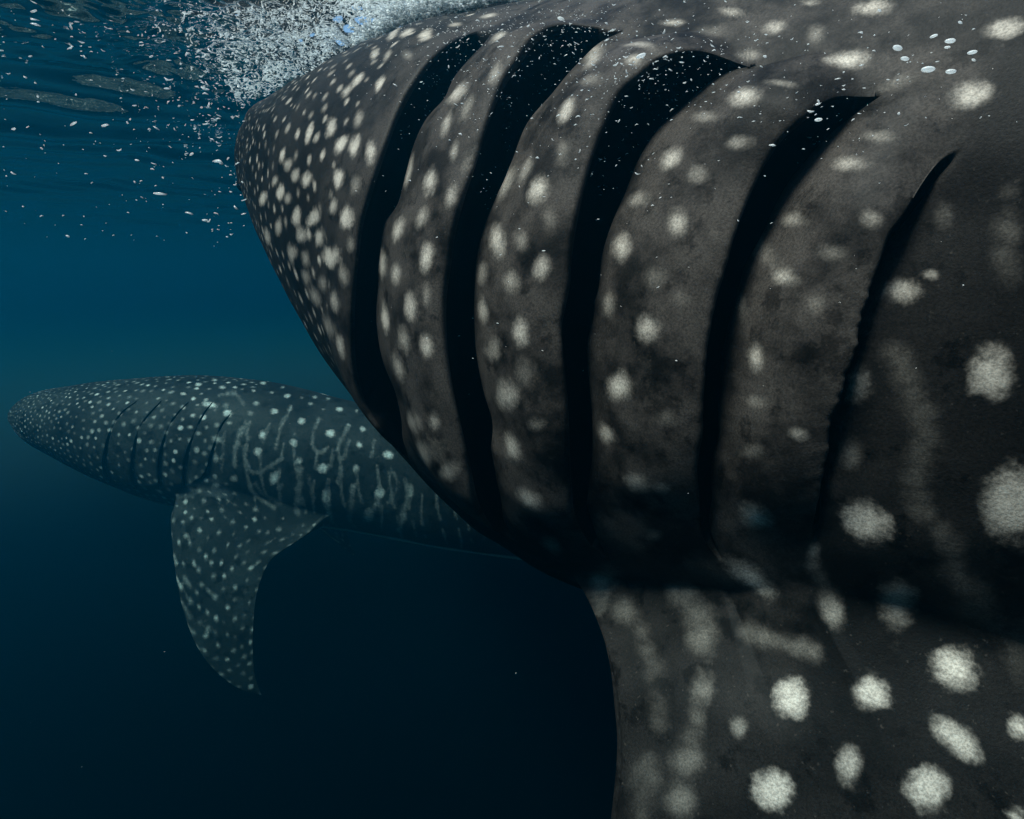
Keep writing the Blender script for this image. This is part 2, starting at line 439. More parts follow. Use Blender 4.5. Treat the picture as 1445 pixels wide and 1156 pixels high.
def paint_spots(o, spots, extra=1.7):
    """spots: (centre, axis u, axis v, strength). Writes the even fields 'spot' and 'tone' to the mesh."""
    co = np.empty(len(o.data.vertices) * 3, np.float32); o.data.vertices.foreach_get('co', co); co = co.reshape(-1, 3)
    kd = kdtree.KDTree(len(co))
    for i_, p in enumerate(co): kd.insert(p, i_)
    kd.balance()
    sp = np.zeros(len(co)); tn = np.zeros(len(co)); tw = np.zeros(len(co))
    for c, u, v, st in spots:
        lu, lv = np.linalg.norm(u), np.linalg.norm(v); R = max(lu, lv) * extra
        ids = np.array([h[1] for h in kd.find_range(c, R)], int)
        if len(ids) == 0: continue
        q = co[ids] - c
        G = np.array([[u @ u, u @ v], [u @ v, v @ v]]); G[0, 0] *= 1.0005; G[1, 1] *= 1.0005
        ab = np.linalg.solve(G, np.stack([q @ u, q @ v]))
        n_ = np.cross(u, v); n_ = n_ / (np.linalg.norm(n_) + 1e-12)
        d = np.sqrt((ab ** 2).sum(0) + ((q @ n_) / max(lu, lv)) ** 2 * 0.35)
        f = np.clip(1.15 - 0.72 * d, 0, 1)
        sp[ids] = np.maximum(sp[ids], f); w4 = f ** 4 + 1e-9; tn[ids] += st * w4; tw[ids] += w4
    attr(o, 'spot', sp); attr(o, 'tone', tn / np.maximum(tw, 1e-9))

def poisson(cand, spacing, taken=(), tfac=1.0):
    """dart throwing over candidate points; spacing per candidate"""
    cell = float(np.max(spacing)); H = {}
    def key(p): return tuple((p // cell).astype(int))
    def put(p, r): H.setdefault(key(p), []).append((p, r))
    for p, r in taken: put(np.asarray(p), r)
    out = []
    for n_ in RNG.permutation(len(cand)):
        p = cand[n_]; r = spacing[n_]; k = key(p); ok = True
        for dx in (-1, 0, 1):
            for dy in (-1, 0, 1):
                for dz in (-1, 0, 1):
                    for q, rq in H.get((k[0] + dx, k[1] + dy, k[2] + dz), ()):
                        if ((p - q) ** 2).sum() < (max(r, rq) if rq else r) ** 2: ok = False; break
                    if not ok: break
                if not ok: break
            if not ok: break
        if ok: put(p, 0); out.append(n_)
    return out

# ================================================================== the near whale shark
B1 = Loft([0, .12, .35, .75, 1.25, 1.75, 2.2, 2.8, 3.8, 5.5, 7.5, 9.0],
          [.14, .276, .493, .698, .863, .925, .875, .864, .755, .52, .26, .12],
          [-.188, -.125, -.045, -.018, .004, -.048, -.034, .0, .02, -.08, -.28, -.40],
          [-.387, -.457, -.594, -.924, -1.32, -1.565, -1.569, -1.513, -1.42, -1.15, -.80, -.64],
          0.64822, (0.6346, 1.58453), 2.0)
SLIT = [
 dict(E=[(697,38),(659,45),(624,64),(600,87),(579,118),(555,163),(538,208),(520,263),(506,311),(499,363),(495,406),(493,462),(497,523),(512,575),(536,612),(576,650)],
      F=[(697,39),(690,52),(662,83),(638,114),(628,138),(600,173),(583,208),(572,249),(562,287),(541,318),(534,346),(532,400),(532,462),(538,501),(558,553),(566,592),(569,625),(578,651)], lift=.035, deep=.014, crisp=1),
 dict(E=[(876,45),(828,36),(780,36),(752,52),(728,83),(704,118),(683,166),(666,221),(648,277),(636,322),(629,372),(623,415),(623,480),(631,545),(644,605),(657,661),(674,722),(702,754),(724,766)],
      F=[(877,46),(846,62),(815,92),(780,135),(745,173),(721,225),(700,273),(683,304),(674,346),(672,390),(670,436),(672,501),(683,558),(694,597),(692,653),(702,705),(713,739),(725,767)], lift=.042, deep=.018, crisp=1),
 dict(E=[(1057,96),(1023,83),(992,74),(965,74),(929,85),(898,107),(871,129),(849,170),(831,214),(818,259),(807,312),(800,357),(795,412),(786,458),(788,509),(793,556),(797,618),(802,688),(809,731),(829,766),(852,789)],
      F=[(1058,97),(1030,101),(1002,112),(965,152),(929,183),(903,223),(885,268),(867,312),(854,357),(847,405),(832,451),(829,517),(832,575),(834,634),(830,704),(838,743),(853,790)], lift=.045, deep=.026, crisp=1),
 dict(E=[(1233,140),(1211,139),(1179,138),(1153,147),(1121,172),(1095,196),(1077,223),(1054,268),(1037,312),(1023,357),(1011,402),(1000,443),(992,497),(987,556),(985,618),(980,649),(983,711),(988,758),(1011,787)],
      F=[(1234,141),(1220,150),(1202,165),(1170,192),(1144,219),(1117,254),(1100,285),(1082,326),(1060,370),(1040,430),(1022,500),(1010,560),(1003,620),(998,690),(1000,745),(1012,788)], lift=.036, deep=.028, crisp=1),
 dict(E=[(1345,209),(1322,228),(1295,263),(1273,299),(1251,330),(1237,370),(1217,428),(1203,493),(1182,558),(1166,609),(1162,653),(1151,709),(1141,767)],
      F=[(1347,212),(1334,240),(1314,282),(1292,320),(1272,352),(1257,388),(1236,440),(1219,498),(1196,560),(1178,611),(1172,655),(1158,711),(1143,769)], lift=.034, deep=.008)]
ROWS1 = 250
tt = np.linspace(0, 1, ROWS1)
for k, s_ in enumerate(SLIT):
    amp = sstep(0, 0.15 if k < 4 else 0.25, tt) * sstep(1.0, 0.90 if k < 2 else 0.72, tt) ** (0.8 if k < 2 else 0.6)
    s_['amp'] = amp; s_['cav'] = 0.24 if k < 4 else 0.17
    for nm, hh in (('E', s_['lift'] * amp), ('F', -s_['deep'] * amp)):
        s2, th2, p2 = B1.unproject(resample(s_[nm], ROWS1), hh)
        if nm == 'E':
            r_ = np.random.default_rng(40 + k); jit = np.zeros(ROWS1)
            for lam, am in ((13.3, .0014), (7.7, .0010), (31, .0022)):
                jit += am * np.sin(np.arange(ROWS1) * 2 * math.pi / lam * (1 + .2 * r_.random()) + r_.random() * 6)
            s2 = s2 + jit * (0.0, 0.0, .10, .2, .45)[k] * sstep(.30, .45, tt) * amp
        s_[nm] = (s2, th2)
    s_['F'] = (np.maximum(s_['F'][0], s_['E'][0] + 0.012), s_['F'][1])
S1, TH1, H1, FL1 = shark_grid(B1, SLIT, ROWS1, 190, 0.72, 3.4, dict(head=150, flap=40, back=170, tail=36, bulge=.016), 0.05, (1.35, -0.75))
# folds and lumps in the skin
TW1 = np.arcsin(np.sin(TH1))
lump = 0.0035 * waves2(S1, TW1 * 0.75, 21, 10, 0.10, 0.35)
fold = waves2(S1 + 0.05 * np.sin(TW1 * 9), TW1 * 0.85 + 0.04 * np.sin(S1 * 17), 23, 14, 0.10, 0.34, 0.8, math.pi / 2)
low = sstep(-0.10, -0.38, TH1) * sstep(-1.1, -0.7, TH1)
gz = sstep(1.45, 1.7, S1) * sstep(2.75, 2.45, S1)
cavcol = (FL1 == 0).astype(float)
H1 = H1 + (lump + 0.0030 * fold * low * gz) * cavcol * sstep(0.1, 0.4, S1)
V31 = B1.P(S1, TH1, H1)
# pectoral fin, grown out of the lower flank behind and below the last gill slits
u0, v0 = project(V31)
def near_col(row, px):
    return int(np.argmin(np.abs(u0[row, :470 + 170] - px)))
FI0, FI1 = ROWS1 + 10, ROWS1 + 30
FJ0 = near_col(FI0, 800)
scol = S1[FI0]
FJ1 = int(np.argmin(np.abs(scol - (scol[FJ0] + 1.05))))
def at(u, v, dist): return CAM + ray(u, v) * dist
rootmid = V31[(FI0 + FI1) // 2, (FJ0 + FJ1) // 2]
def chord1(lu, lv, ld, tp): return (at(lu, lv, ld), np.array(tp))
chords1 = [chord1(874, 985, 1.09, (0.87, 0.37, -1.30)),
           chord1(879, 1060, 1.08, (0.87, 0.34, -1.43)),
           chord1(869, 1170, 1.09, (0.84, 0.33, -1.60)),
           chord1(852, 1300, 1.15, (0.80, 0.35, -1.80)),
           chord1(850, 1450, 1.30, (0.75, 0.41, -2.05)),
           chord1(905, 1600, 1.50, (0.70, 0.50, -2.25)),
           chord1(985, 1700, 1.67, (0.66, 0.58, -2.40))]
loop1, rings1 = fin_from_block(V31, None, FJ0, FJ1, FI0, FI1, chords1, 0.10, np.array([-0.6, -0.8, 0.1]), 70)
fin1 = dict(i0=FI0, i1=FI1, j0=FJ0, j1=FJ1, loop=loop1, rings=rings1)
Vv, Ff, Mi = assemble(V31, FL1, [fin1])
root1 = bpy.data.objects.new('whale_shark', None); COL.objects.link(root1)
tag(root1, 'huge whale shark with five flared open gill slits and big pale spots at the surface', 'whale shark', 'whale sharks swimming')
root1.empty_display_size = 0.3
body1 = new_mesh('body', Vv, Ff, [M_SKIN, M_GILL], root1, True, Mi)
clean(body1)
print('fin cols', FJ0, FJ1, 'root px', [tuple(np.round(x, 0)) for x in zip(*project(V31[[FI0, FI0, FI1, FI1], [FJ0, FJ1, FJ0, FJ1]]))])

# -- its spots: (x, y, half width, half height, tilt, strength) read off the photograph, laid on the skin
SP1 = """561 325 7 18 -12 .8|595 308 8 15 -20 .6|602 362 10 21 -8 .95|539 373 6 18 0 .6|558 386 7 15 0 .75|579 430 9 20 5 .85|602 416 7 16 0 .4|543 447 6 20 5 .8|569 480 8 18 10 .55|602 487 9 18 8 .85|562 519 8 19 15 .5|583 596 7 18 15 .5|613 595 8 13 12 .6|645 131 8 18 -45 .85|631 173 6 18 -20 .6|607 256 9 20 -14 .95|640 215 6 15 -12 .5|577 242 4 22 -15 .55|636 277 8 18 -12 .55|705 52 14 7 25 .7|698 104 8 16 -25 .5|659 152 8 20 -25 .35|599 640 14 20 20 .45|631 666 16 13 30 .5
701 341 10 23 0 .85|735 339 11 16 0 .35|764 379 11 18 -5 .8|721 397 12 16 0 .5|681 438 7 18 4 .65|734 469 12 20 8 .85|695 494 12 16 5 .4|713 557 14 20 10 .8|741 524 16 20 0 .2|757 599 12 10 0 .35|722 631 11 20 20 .85|746 705 19 12 -40 .8|778 770 15 10 -35 .35|680 386 8 14 0 .35|799 156 9 18 -25 .85|759 266 13 20 -25 .95|742 239 7 22 -25 .45|711 256 6 25 -28 .5|837 81 10 18 -45 .6|832 112 16 8 15 .25|894 83 14 8 5 .8|901 62 24 4 0 .5|794 214 10 20 -15 .25|775 310 12 18 0 .2
1050 136 22 12 10 .85|947 225 12 18 -45 .8|1043 201 18 10 5 .5|954 315 13 19 -12 .85|876 348 13 19 0 .8|985 246 14 12 0 .35|903 281 16 12 10 .4|996 165 22 8 0 .3|858 429 10 18 0 .45|914 462 16 20 0 1|925 393 16 16 0 .18|873 544 17 20 0 .95|856 612 10 18 35 .65|898 682 17 12 -20 .55|933 688 16 8 -10 .35|922 756 12 8 0 .25|960 420 14 14 0 .15|940 590 18 12 0 .15
1197 230 26 11 0 .6|1119 310 18 11 0 .55|1108 390 18 14 0 .75|1068 344 10 20 0 .3|1237 192 26 8 0 .3|1228 308 16 12 0 .4|1175 357 20 12 0 .25|1066 503 11 20 0 .75|1126 612 14 9 -15 .45|1066 729 22 15 -25 .95|1066 567 16 12 0 .25|1058 637 20 10 0 .22|1045 431 9 20 0 .3|1150 430 16 14 0 .2
1270 412 28 20 5 .85|1313 387 12 8 0 .6|1205 542 16 26 0 .75|1396 529 32 36 0 1|1430 715 40 50 15 .95|1220 735 38 25 -32 1|1201 640 16 20 0 .25|1265 846 26 23 0 .55|1231 11 26 10 10 .95|1197 85 29 12 4 1|1371 134 32 18 8 .9|1418 40 30 13 12 .9|1092 39 17 9 8 .7|950 32 18 5 2 .8|1030 16 18 6 -8 .6|1144 4 14 5 0 .5|1059 78 18 7 5 .4|1104 117 24 5 -8 .4|1001 45 24 9 0 .2|1152 49 14 14 0 .3|1264 116 28 10 20 .25|1330 300 14 20 0 .15
1118 986 24 28 10 1|1231 978 25 20 -15 .95|1346 942 33 27 -15 1|1089 1116 29 28 0 1|1306 1111 28 31 20 1|1197 1077 17 26 0 .7|1351 1043 38 19 -38 .8|1438 1024 16 18 0 .8|1433 1151 18 10 0 .7|1173 856 15 30 18 .5|1058 812 36 15 -30 .85|990 971 18 24 0 .45|971 1072 24 26 0 .22|1043 1026 12 14 0 .4|853 812 20 10 0 .3|880 860 20 20 0 .2|1149 779 11 13 0 .5|960 1130 22 24 0 .22
600 50 11 6 20 .9|574 46 11 4 28 .8|555 47 12 4 42 .7|536 119 5 14 -28 .95|529 77 5 10 -28 .7|547 78 4 10 -28 .5|638 9 14 2 0 .6|664 21 11 3 8 .8|690 22 13 3 8 .7|642 35 10 3 8 .6|621 29 9 3 12 .5|505 112 5 14 -38 .8|490 128 5 12 -36 .6|575 78 8 7 0 .3
436 188 5 14 -18 .9|467 180 7 14 -14 .75|481 204 7 15 -30 .95|500 207 7 16 -14 .9|523 213 8 18 -6 .9|398 218 4 12 -16 .9|478 251 7 15 -10 .9|433 254 7 12 -16 .9|501 261 8 13 0 .4|487 308 9 16 -6 .95|443 307 8 14 -18 .9|418 305 6 14 -10 .8|396 271 6 12 -22 .9|370 281 5 10 -14 .8|470 291 6 11 -14 .6|406 232 6 9 -20 .6|455 219 4 10 -18 .8|417 247 5 10 -18 .6|506 168 6 12 -18 .5|393 320 5 12 -6 .6|425 331 7 11 -4 .6|451 335 7 13 -6 .7|406 280 5 8 0 .5|388 255 4 9 -16 .6
466 363 9 16 4 .95|411 358 6 14 4 .6|431 365 6 14 4 .4|480 490 6 16 12 .65|472 425 7 16 8 .5|443 419 7 14 22 .4|483 388 8 14 4 .4|377 334 5 12 6 .6|463 462 8 16 15 .3|495 345 7 12 0 .35|432 392 6 13 14 .4|455 400 6 12 8 .3"""
STR1 = [([(952, 832), (985, 870), (995, 904)], 18, .22), ([(991, 950), (988, 1000), (975, 1050)], 12, .14), ([(1058, 894), (1096, 904), (1154, 921)], 13, .22),
        ([(1149, 788), (1168, 841)], 14, .26), ([(1264, 497), (1285, 540), (1303, 592), (1298, 687), (1320, 760), (1337, 782), (1376, 847), (1443, 909)], 20, .13),
        ([(1425, 280), (1432, 390)], 20, .12), ([(905, 890), (925, 960), (930, 1020)], 14, .09), ([(915, 1080), (905, 1156)], 18, .09)]
def spots_from_pixels(caster, rows_):
    out = []
    for (x, y, rx, ry, an, st) in rows_:
        a_ = math.radians(an)
        ex = np.array([rx * math.cos(a_), -rx * math.sin(a_)]); ey = np.array([ry * math.sin(a_), ry * math.cos(a_)])
        P = caster(np.array([(x, y), (x + ex[0], y + ex[1]), (x - ex[0], y - ex[1]), (x + ey[0], y + ey[1]), (x - ey[0], y - ey[1])], float))
        u = (P[1] - P[2]) / 2; v = (P[3] - P[4]) / 2
        if np.linalg.norm(u) < 1e-4 or np.linalg.norm(v) < 1e-4: continue
        for q in (u, v):
            lq = np.linalg.norm(q)
            if lq > 0.09: q *= 0.09 / lq
        out.append((P[0], u, v, st * 0.87))
    return out
# exact hits on the built body (fin and flaps included)
from mathutils.bvhtree import BVHTree
def caster_for(o):
    me = o.data
    co = np.empty(len(me.vertices) * 3, np.float32); me.vertices.foreach_get('co', co)
    bv = BVHTree.FromPolygons(co.reshape(-1, 3).tolist(), [tuple(p.vertices) for p in me.polygons])
    def f(uv):
        D = ray(uv[:, 0], uv[:, 1]); c0 = bv.ray_cast(Vector(CAM), Vector(D[0]))[0]
        out = []
        n0 = bv.ray_cast(Vector(CAM), Vector(D[0]))[1]
        for k_, d_ in enumerate(D):
            if c0 is None: out.append(CAM + d_ * 2); continue
            if k_ == 0: out.append(np.array(c0)); continue
            den = float(np.dot(d_, n0))
            if abs(den) < 0.12: den = math.copysign(0.12, den if den else -1)
            t_ = float((np.array(c0) - CAM) @ np.array(n0)) / den     # tangent plane at the spot
            out.append(CAM + d_ * t_)
        return np.array(out)
    f.bv = bv
    return f
cast1 = caster_for(body1)
rows_ = [tuple(float(q) for q in r_.split()) for r_ in SP1.replace('\n', '|').split('|')]
spots1 = spots_from_pixels(cast1, rows_)
def stripes(cast, STR, brk=0.22):
    out = []
    for pts, wd, st in STR:
        for x, y in resample(pts, max(3, int(sum(math.dist(a, b) for a, b in zip(pts, pts[1:])) / (wd * 0.45)))):
            jx, jy = RNG.normal(0, wd * .22, 2)
            if RNG.random() < brk: continue
            rr = wd * RNG.uniform(.6, 1.3); out.append((x + jx, y + jy, rr, rr * RNG.uniform(.8, 1.3), 0, st * RNG.uniform(.35, 1.2)))
    return spots_from_pixels(cast, out)
spots1 += stripes(cast1, STR1)
# dense small spots over the rest of the head, large scattered ones elsewhere out of the listed places
taken = [(c, 0.024) for c, u, v, st in spots1]
hs = RNG.uniform(0.03, 1.42, 26000); ht = RNG.uniform(-math.pi, math.pi, 26000)
hp_ = B1.P(hs, ht)
spc = lerp(0.017, 0.040, sstep(0.25, 1.2, hs))
for n_ in poisson(hp_, spc, taken):
    r_ = spc[n_] * RNG.uniform(.17, .29)
    k_ = np.array([1., 0, 0]) * r_; s3, t3 = hs[n_], ht[n_]
    du = B1.P(s3 + .01, t3) - B1.P(s3 - .01, t3); dv = B1.P(s3, t3 + .02) - B1.P(s3, t3 - .02)
    spots1.append((hp_[n_], du / np.linalg.norm(du) * r_ * 1.15, dv / np.linalg.norm(dv) * r_ * 1.25, RNG.uniform(.22, .7) * (0.4 if ht[n_] < -0.75 else 1)))
bs = RNG.uniform(2.5, 8.5, 3000); bt_ = RNG.uniform(-math.pi, math.pi, 3000); bp_ = B1.P(bs, bt_)
bu, bv_ = project(bp_)
vis = (bu > 1000) & (bu < 1445) & (bv_ > 0) & (bv_ < 1156) & (bp_[:, 1] > 0.1) & (np.cos(bt_) > 0)
bs, bt_, bp_ = bs[~vis], bt_[~vis], bp_[~vis]
for n_ in poisson(bp_, np.full(len(bp_), .17), taken):
    r_ = RNG.uniform(.025, .042); s3, t3 = bs[n_], bt_[n_]
    du = B1.P(s3 + .01, t3) - B1.P(s3 - .01, t3); dv = B1.P(s3, t3 + .02) - B1.P(s3, t3 - .02)
    spots1.append((bp_[n_], du / np.linalg.norm(du) * r_, dv / np.linalg.norm(dv) * r_, RNG.uniform(.6, 1)))
paint_spots(body1, spots1)
def belly_attr(o, B, lo, hi, finz=None):
    co = np.empty(len(o.data.vertices) * 3, np.float32); o.data.vertices.foreach_get('co', co); co = co.reshape(-1, 3).astype(float)
    v, s, th = B.field(co, 0.0)
    th = np.where(th > math.pi / 2, math.pi - th, np.where(th < -math.pi / 2, -math.pi - th, th))
    attr(o, 'belly', sstep(lo, hi, th) * (v < 1.12))
belly_attr(body1, B1, -0.75, -1.35)
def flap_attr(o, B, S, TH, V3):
    # paler gill covers and back: stretched skin, with their brighter light painted in
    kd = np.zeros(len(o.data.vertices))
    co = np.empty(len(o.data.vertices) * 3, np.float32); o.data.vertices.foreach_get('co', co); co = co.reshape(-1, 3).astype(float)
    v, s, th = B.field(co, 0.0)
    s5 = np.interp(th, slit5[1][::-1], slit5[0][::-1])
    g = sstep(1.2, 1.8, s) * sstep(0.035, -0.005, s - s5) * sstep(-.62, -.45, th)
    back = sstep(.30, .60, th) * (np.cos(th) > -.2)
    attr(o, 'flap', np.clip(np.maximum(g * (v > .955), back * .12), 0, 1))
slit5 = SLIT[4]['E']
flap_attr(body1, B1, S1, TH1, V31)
# eye, beside the corner of the mouth
def eye(root, p, r):
    import bmesh
    bm = bmesh.new(); bmesh.ops.create_uvsphere(bm, u_segments=20, v_segments=12, radius=r)
    me = bpy.data.meshes.new('eye'); bm.to_mesh(me); bm.free(); me.materials.append(M_EYE)
    me.polygons.foreach_set('use_smooth', np.full(len(me.polygons), True))
    o = bpy.data.objects.new('eye', me); o.location = p; o.parent = root; COL.objects.link(o)
eye(root1, B1.P(np.array(0.42), np.array(-0.25), -0.006), 0.024)
eye(root1, B1.P(np.array(0.42), np.array(math.pi + 0.25), -0.006), 0.024)

# ================================================================== the whale shark beyond
B2 = Loft([0, .15, .5, 1.0, 1.6, 2.2, 3.0, 4.0, 5.5, 7.0, 7.9],
          [.13, .25, .407, .548, .609, .611, .558, .464, .32, .17, .07],
          [-1.90, -1.80, -1.716, -1.656, -1.621, -1.66, -1.834, -2.101, -2.50, -2.85, -3.00],
          [-2.06, -2.19, -2.363, -2.585, -2.791, -2.888, -2.967, -3.16, -3.30, -3.30, -3.22],
          0.05744, (-2.4763, 4.8761), 2.0, cap=0.05)
S2PX = [[(193,565),(168,585),(152,612),(146,640),(145,662),(153,683)], [(228,564),(210,583),(194,606),(187,630),(183,660),(191,693)],
        [(267,566),(252,580),(238,598),(229,622),(222,655),(223,691)], [(300,566),(286,584),(274,606),(265,630),(258,655),(258,691)],
        [(325,583),(312,598),(302,622),(296,642),(290,663),(281,679)]]
ROWS2 = 120
t2 = np.linspace(0, 1, ROWS2); slits2 = []
for k, px in enumerate(S2PX):
    amp = sstep(0, .06, t2) * sstep(1, .93, t2) * (0.30 * sstep(.32, .2, t2) + 0.75 * sstep(.42, .60, t2) + 0.05)
    e = resample(px, ROWS2); fpx = e + np.array([4.0, 0.0]) * np.sin(math.pi * t2)[:, None] ** .5 + np.array([.6, 0])
    d_ = dict(lift=.014, deep=.010, cav=.09, amp=amp)
    a_ = B2.unproject(e, d_['lift'] * amp, 3, 9); b_ = B2.unproject(fpx, -d_['deep'] * amp, 3, 9)
    d_['E'] = (a_[0], a_[1]); d_['F'] = (np.maximum(b_[0], a_[0] + .008), b_[1]); slits2.append(d_)
S2, TH2, H2, FL2 = shark_grid(B2, slits2, ROWS2, 150, 0.6, 4.6, dict(head=90, flap=12, back=130, tail=60, bulge=.004), 0.0, (0.95, -0.95))
H2 = H2 + 0.004 * waves2(S2, np.arcsin(np.sin(TH2)) * .6, 31, 8, .25, .8) * (FL2 == 0) * sstep(.1, .5, S2)
mouth = np.exp(-((TH2 + 0.30) / 0.09) ** 2) * sstep(.34, .22, S2) + np.exp(-((TH2 + math.pi * 2 - 0.30 - math.pi) / 0.09) ** 2) * 0
H2 = H2 - 0.035 * mouth
V32 = B2.P(S2, TH2, H2)
fins2 = []
def th_row(col, th):   # grid row nearest an angle on a column
    a = (TH2[:, col] - th + math.pi) % (2 * math.pi) - math.pi
    return int(np.argmin(np.abs(a)))
def col_s(row, s): return int(np.argmin(np.abs(S2[row] - s)))
# near pectoral
i0 = ROWS2 + 3; i1 = i0 + 13
u2, v2 = project(V32)
j0 = int(np.argmin(np.abs(u2[i0] - 247))); j1 = int(np.argmin(np.abs(S2[i0] - (S2[i0, j0] + 1.25))))
LE = [(243,735,5.35),(247,790,5.3),(257,850,5.28),(277,908,5.27),(305,947,5.27),(338,972,5.28),(366,980,5.3)]
TE = [(428,758,4.95),(383,790,4.98),(364,832,5.02),(358,876,5.08),(357,920,5.15),(360,955,5.22),(369,981,5.28)]
ch = [(at(*a), at(*b)) for a, b in zip(LE, TE)]
lp, rg = fin_from_block(V32, None, j0, j1, i0, i1, ch, 0.07, np.array([0, -1, .2]), 46, 0.3)
fins2.append(dict(i0=i0, i1=i1, j0=j0, j1=j1, loop=lp, rings=rg))
# far pectoral, mirrored through the body
def axis_at(s): return B2.o + B2.d * (B2.s0 - s)
i1b = th_row(j0, -math.pi + 0.62); i0b = th_row(j0, -math.pi + 1.02)
def mir(p):
    q = p[:2] - B2.o; lat = q @ B2.l
    return np.array([*(p[:2] - 2 * lat * B2.l), p[2]])
chm = [(mir(a), mir(b)) for a, b in ch]
i0b, i1b = min(i0b, i1b), max(i0b, i1b)
if i1b - i0b < 10: i1b = i0b + 10
lp, rg = fin_from_block(V32, None, j0, j1, i0b, i1b, chm, 0.07, np.array([0, -1, .2]), 30, 0.3)
fins2.append(dict(i0=i0b, i1=i1b, j0=j0, j1=j1, loop=lp, rings=rg))
# dorsal fin on the back and the two lobes of the tail, hidden behind the near shark from here
def add_fin(s_a, s_b, th, hw, dirv, length, sweep, endc):
    rc = th_row(col_s(0, (s_a + s_b) / 2), th)
    ia, ib = rc - hw, rc + hw
    ja, jb = col_s(rc, s_a), col_s(rc, s_b)
    A, Bq = V32[rc, ja], V32[rc, jb]; dirv = np.array(dirv, float)
    back = (Bq - A) / np.linalg.norm(Bq - A); c0_ = np.linalg.norm(Bq - A)
    cc = []
    for q in np.linspace(.18, 1, 5):
        le = A + dirv * length * q + back * sweep * q ** 1.2; cl = c0_ * lerp(.95, endc, q)
        cc.append((le, le + back * cl))
    lp, rg = fin_from_block(V32, None, ja, jb, ia, ib, cc, .08, np.array([0, -1, 0.]), 18, .4)
    fins2.append(dict(i0=ia, i1=ib, j0=ja, j1=jb, loop=lp, rings=rg))
add_fin(4.3, 5.0, math.pi / 2 - 2 * math.pi, 5, (0.15, 0, 1), .62, .45, .25)
add_fin(7.2, 7.75, math.pi / 2 - 2 * math.pi, 5, (.35, 0, 1), 1.15, .65, .2)
add_fin(7.25, 7.75, -math.pi / 2, 5, (.35, 0, -1), .6, .35, .2)
Vv, Ff, Mi = assemble(V32, FL2, fins2)
root2 = bpy.data.objects.new('whale_shark', None); COL.objects.link(root2)
tag(root2, 'smaller whale shark with closed gills and striped flank swimming in blue water beyond the other', 'whale shark', 'whale sharks swimming')
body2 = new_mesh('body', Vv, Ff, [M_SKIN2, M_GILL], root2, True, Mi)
clean(body2)
cast2 = caster_for(body2)
K5 = lambda x, y: (250 + x / 3.986, 510 + y / 3.986)
def k5(rows): return [(*K5(x, y), rx / 3.986, ry / 3.986, an, st) for x, y, rx, ry, an, st in rows]
SP2 = k5([(285,290,26,22,0,1),(190,245,26,16,10,1),(545,280,22,18,0,.9),(480,415,25,25,0,1),(455,510,25,26,0,1),(700,335,20,20,0,.85),(655,458,22,23,0,.9),
 (860,405,24,24,0,.95),(620,195,18,12,0,.8),(775,200,15,10,0,.7),(750,240,14,9,0,.6),(915,268,20,14,0,.9),(548,660,30,36,-12,.95),(820,600,28,28,0,1),(685,560,20,20,0,.6),
 (1025,468,20,22,0,.9),(1045,380,16,16,0,.8),(1005,605,20,24,0,.65),(990,705,18,20,0,.6),(1140,740,30,36,-10,1),(1188,525,26,26,0,1),(840,770,26,46,5,.85),(1075,870,28,40,-10,.7),
 (1310,735,20,42,-8,.7),(1270,870,22,45,-8,.65),(320,660,20,20,0,.55),(445,235,18,14,0,.6),(360,98,16,9,0,.9),(485,122,16,9,0,.8),(215,545,20,24,0,.55),(225,440,16,22,-15,.55),
 (215,700,24,16,10,.7),(125,730,18,14,0,.55),(410,290,16,14,0,.4),(530,175,12,8,0,.6),(430,165,12,8,0,.6),(850,210,12,8,0,.5),(700,205,10,7,0,.5),(965,360,12,12,0,.5),(595,145,12,7,0,.5),(820,270,12,6,0,.4),
 (120,130,20,10,0,.9),(35,182,20,9,0,.9),(90,305,18,12,0,.7),(75,370,16,12,0,.6),(250,145,20,10,0,.7),(210,105,16,8,0,.6),(120,405,16,14,0,.5),(1010,280,10,10,0,.5)])
S5 = [([(390,340),(345,420),(325,500),(322,590)],15,.42),([(640,260),(580,380),(557,490)],11,.36),([(590,545),(500,600),(430,630),(388,560),(400,420)],13,.38),
 ([(800,320),(762,420),(765,480),(800,515),(850,480)],11,.32),([(690,600),(685,700),(670,850)],20,.38),([(960,370),(905,490),(920,570),(900,690)],12,.34),([(990,720),(970,890)],20,.42),
 ([(400,680),(440,750),(540,820)],14,.36),([(440,690),(480,745),(580,790)],11,.22),([(1110,440),(1095,540)],11,.28),([(230,190),(330,185),(372,245)],13,.3),([(840,800),(870,900)],16,.5),
 ([(1130,780),(1080,890)],14,.5),([(1310,700),(1250,950)],16,.5),([(740,640),(760,760)],9,.2),([(1200,600),(1240,680),(1190,800)],10,.22),([(580,690),(575,800)],12,.28),([(270,400),(255,520),(250,620)],9,.22)]
STR2 = [([K5(*p) for p in pts], wd * .85 / 3.986, st * 0.9) for pts, wd, st in S5]
spots2 = spots_from_pixels(cast2, SP2) + stripes(cast2, STR2, 0.04)
for sx in np.arange(2.42, 5.2, .125):     # fine upright bars between the rows of dots
    ph = RNG.uniform(0, 6); top_ = RNG.uniform(.35, .75); bot_ = RNG.uniform(-.75, -.35)
    for th_ in np.arange(top_, bot_, -.022):
        if math.sin(th_ * 9 + ph) > .75: continue
        q_ = B2.P(np.array(sx + .03 * math.sin(th_ * 3 + ph)), np.array(th_)); r_ = RNG.uniform(.010, .015)
        spots2.append((q_, np.array([r_, 0, 0]), np.array([0, 0, r_ * 1.3]), RNG.uniform(.16, .30)))
taken2 = [(c, .06) for c, u, v, st in spots2]
co2 = np.empty(len(body2.data.vertices) * 3, np.float32); body2.data.vertices.foreach_get('co', co2); co2 = co2.reshape(-1, 3).astype(float)
nb = S2.size
vv_, s_all, th_all = B2.field(co2, 0.0)
isfin = vv_ > 1.05
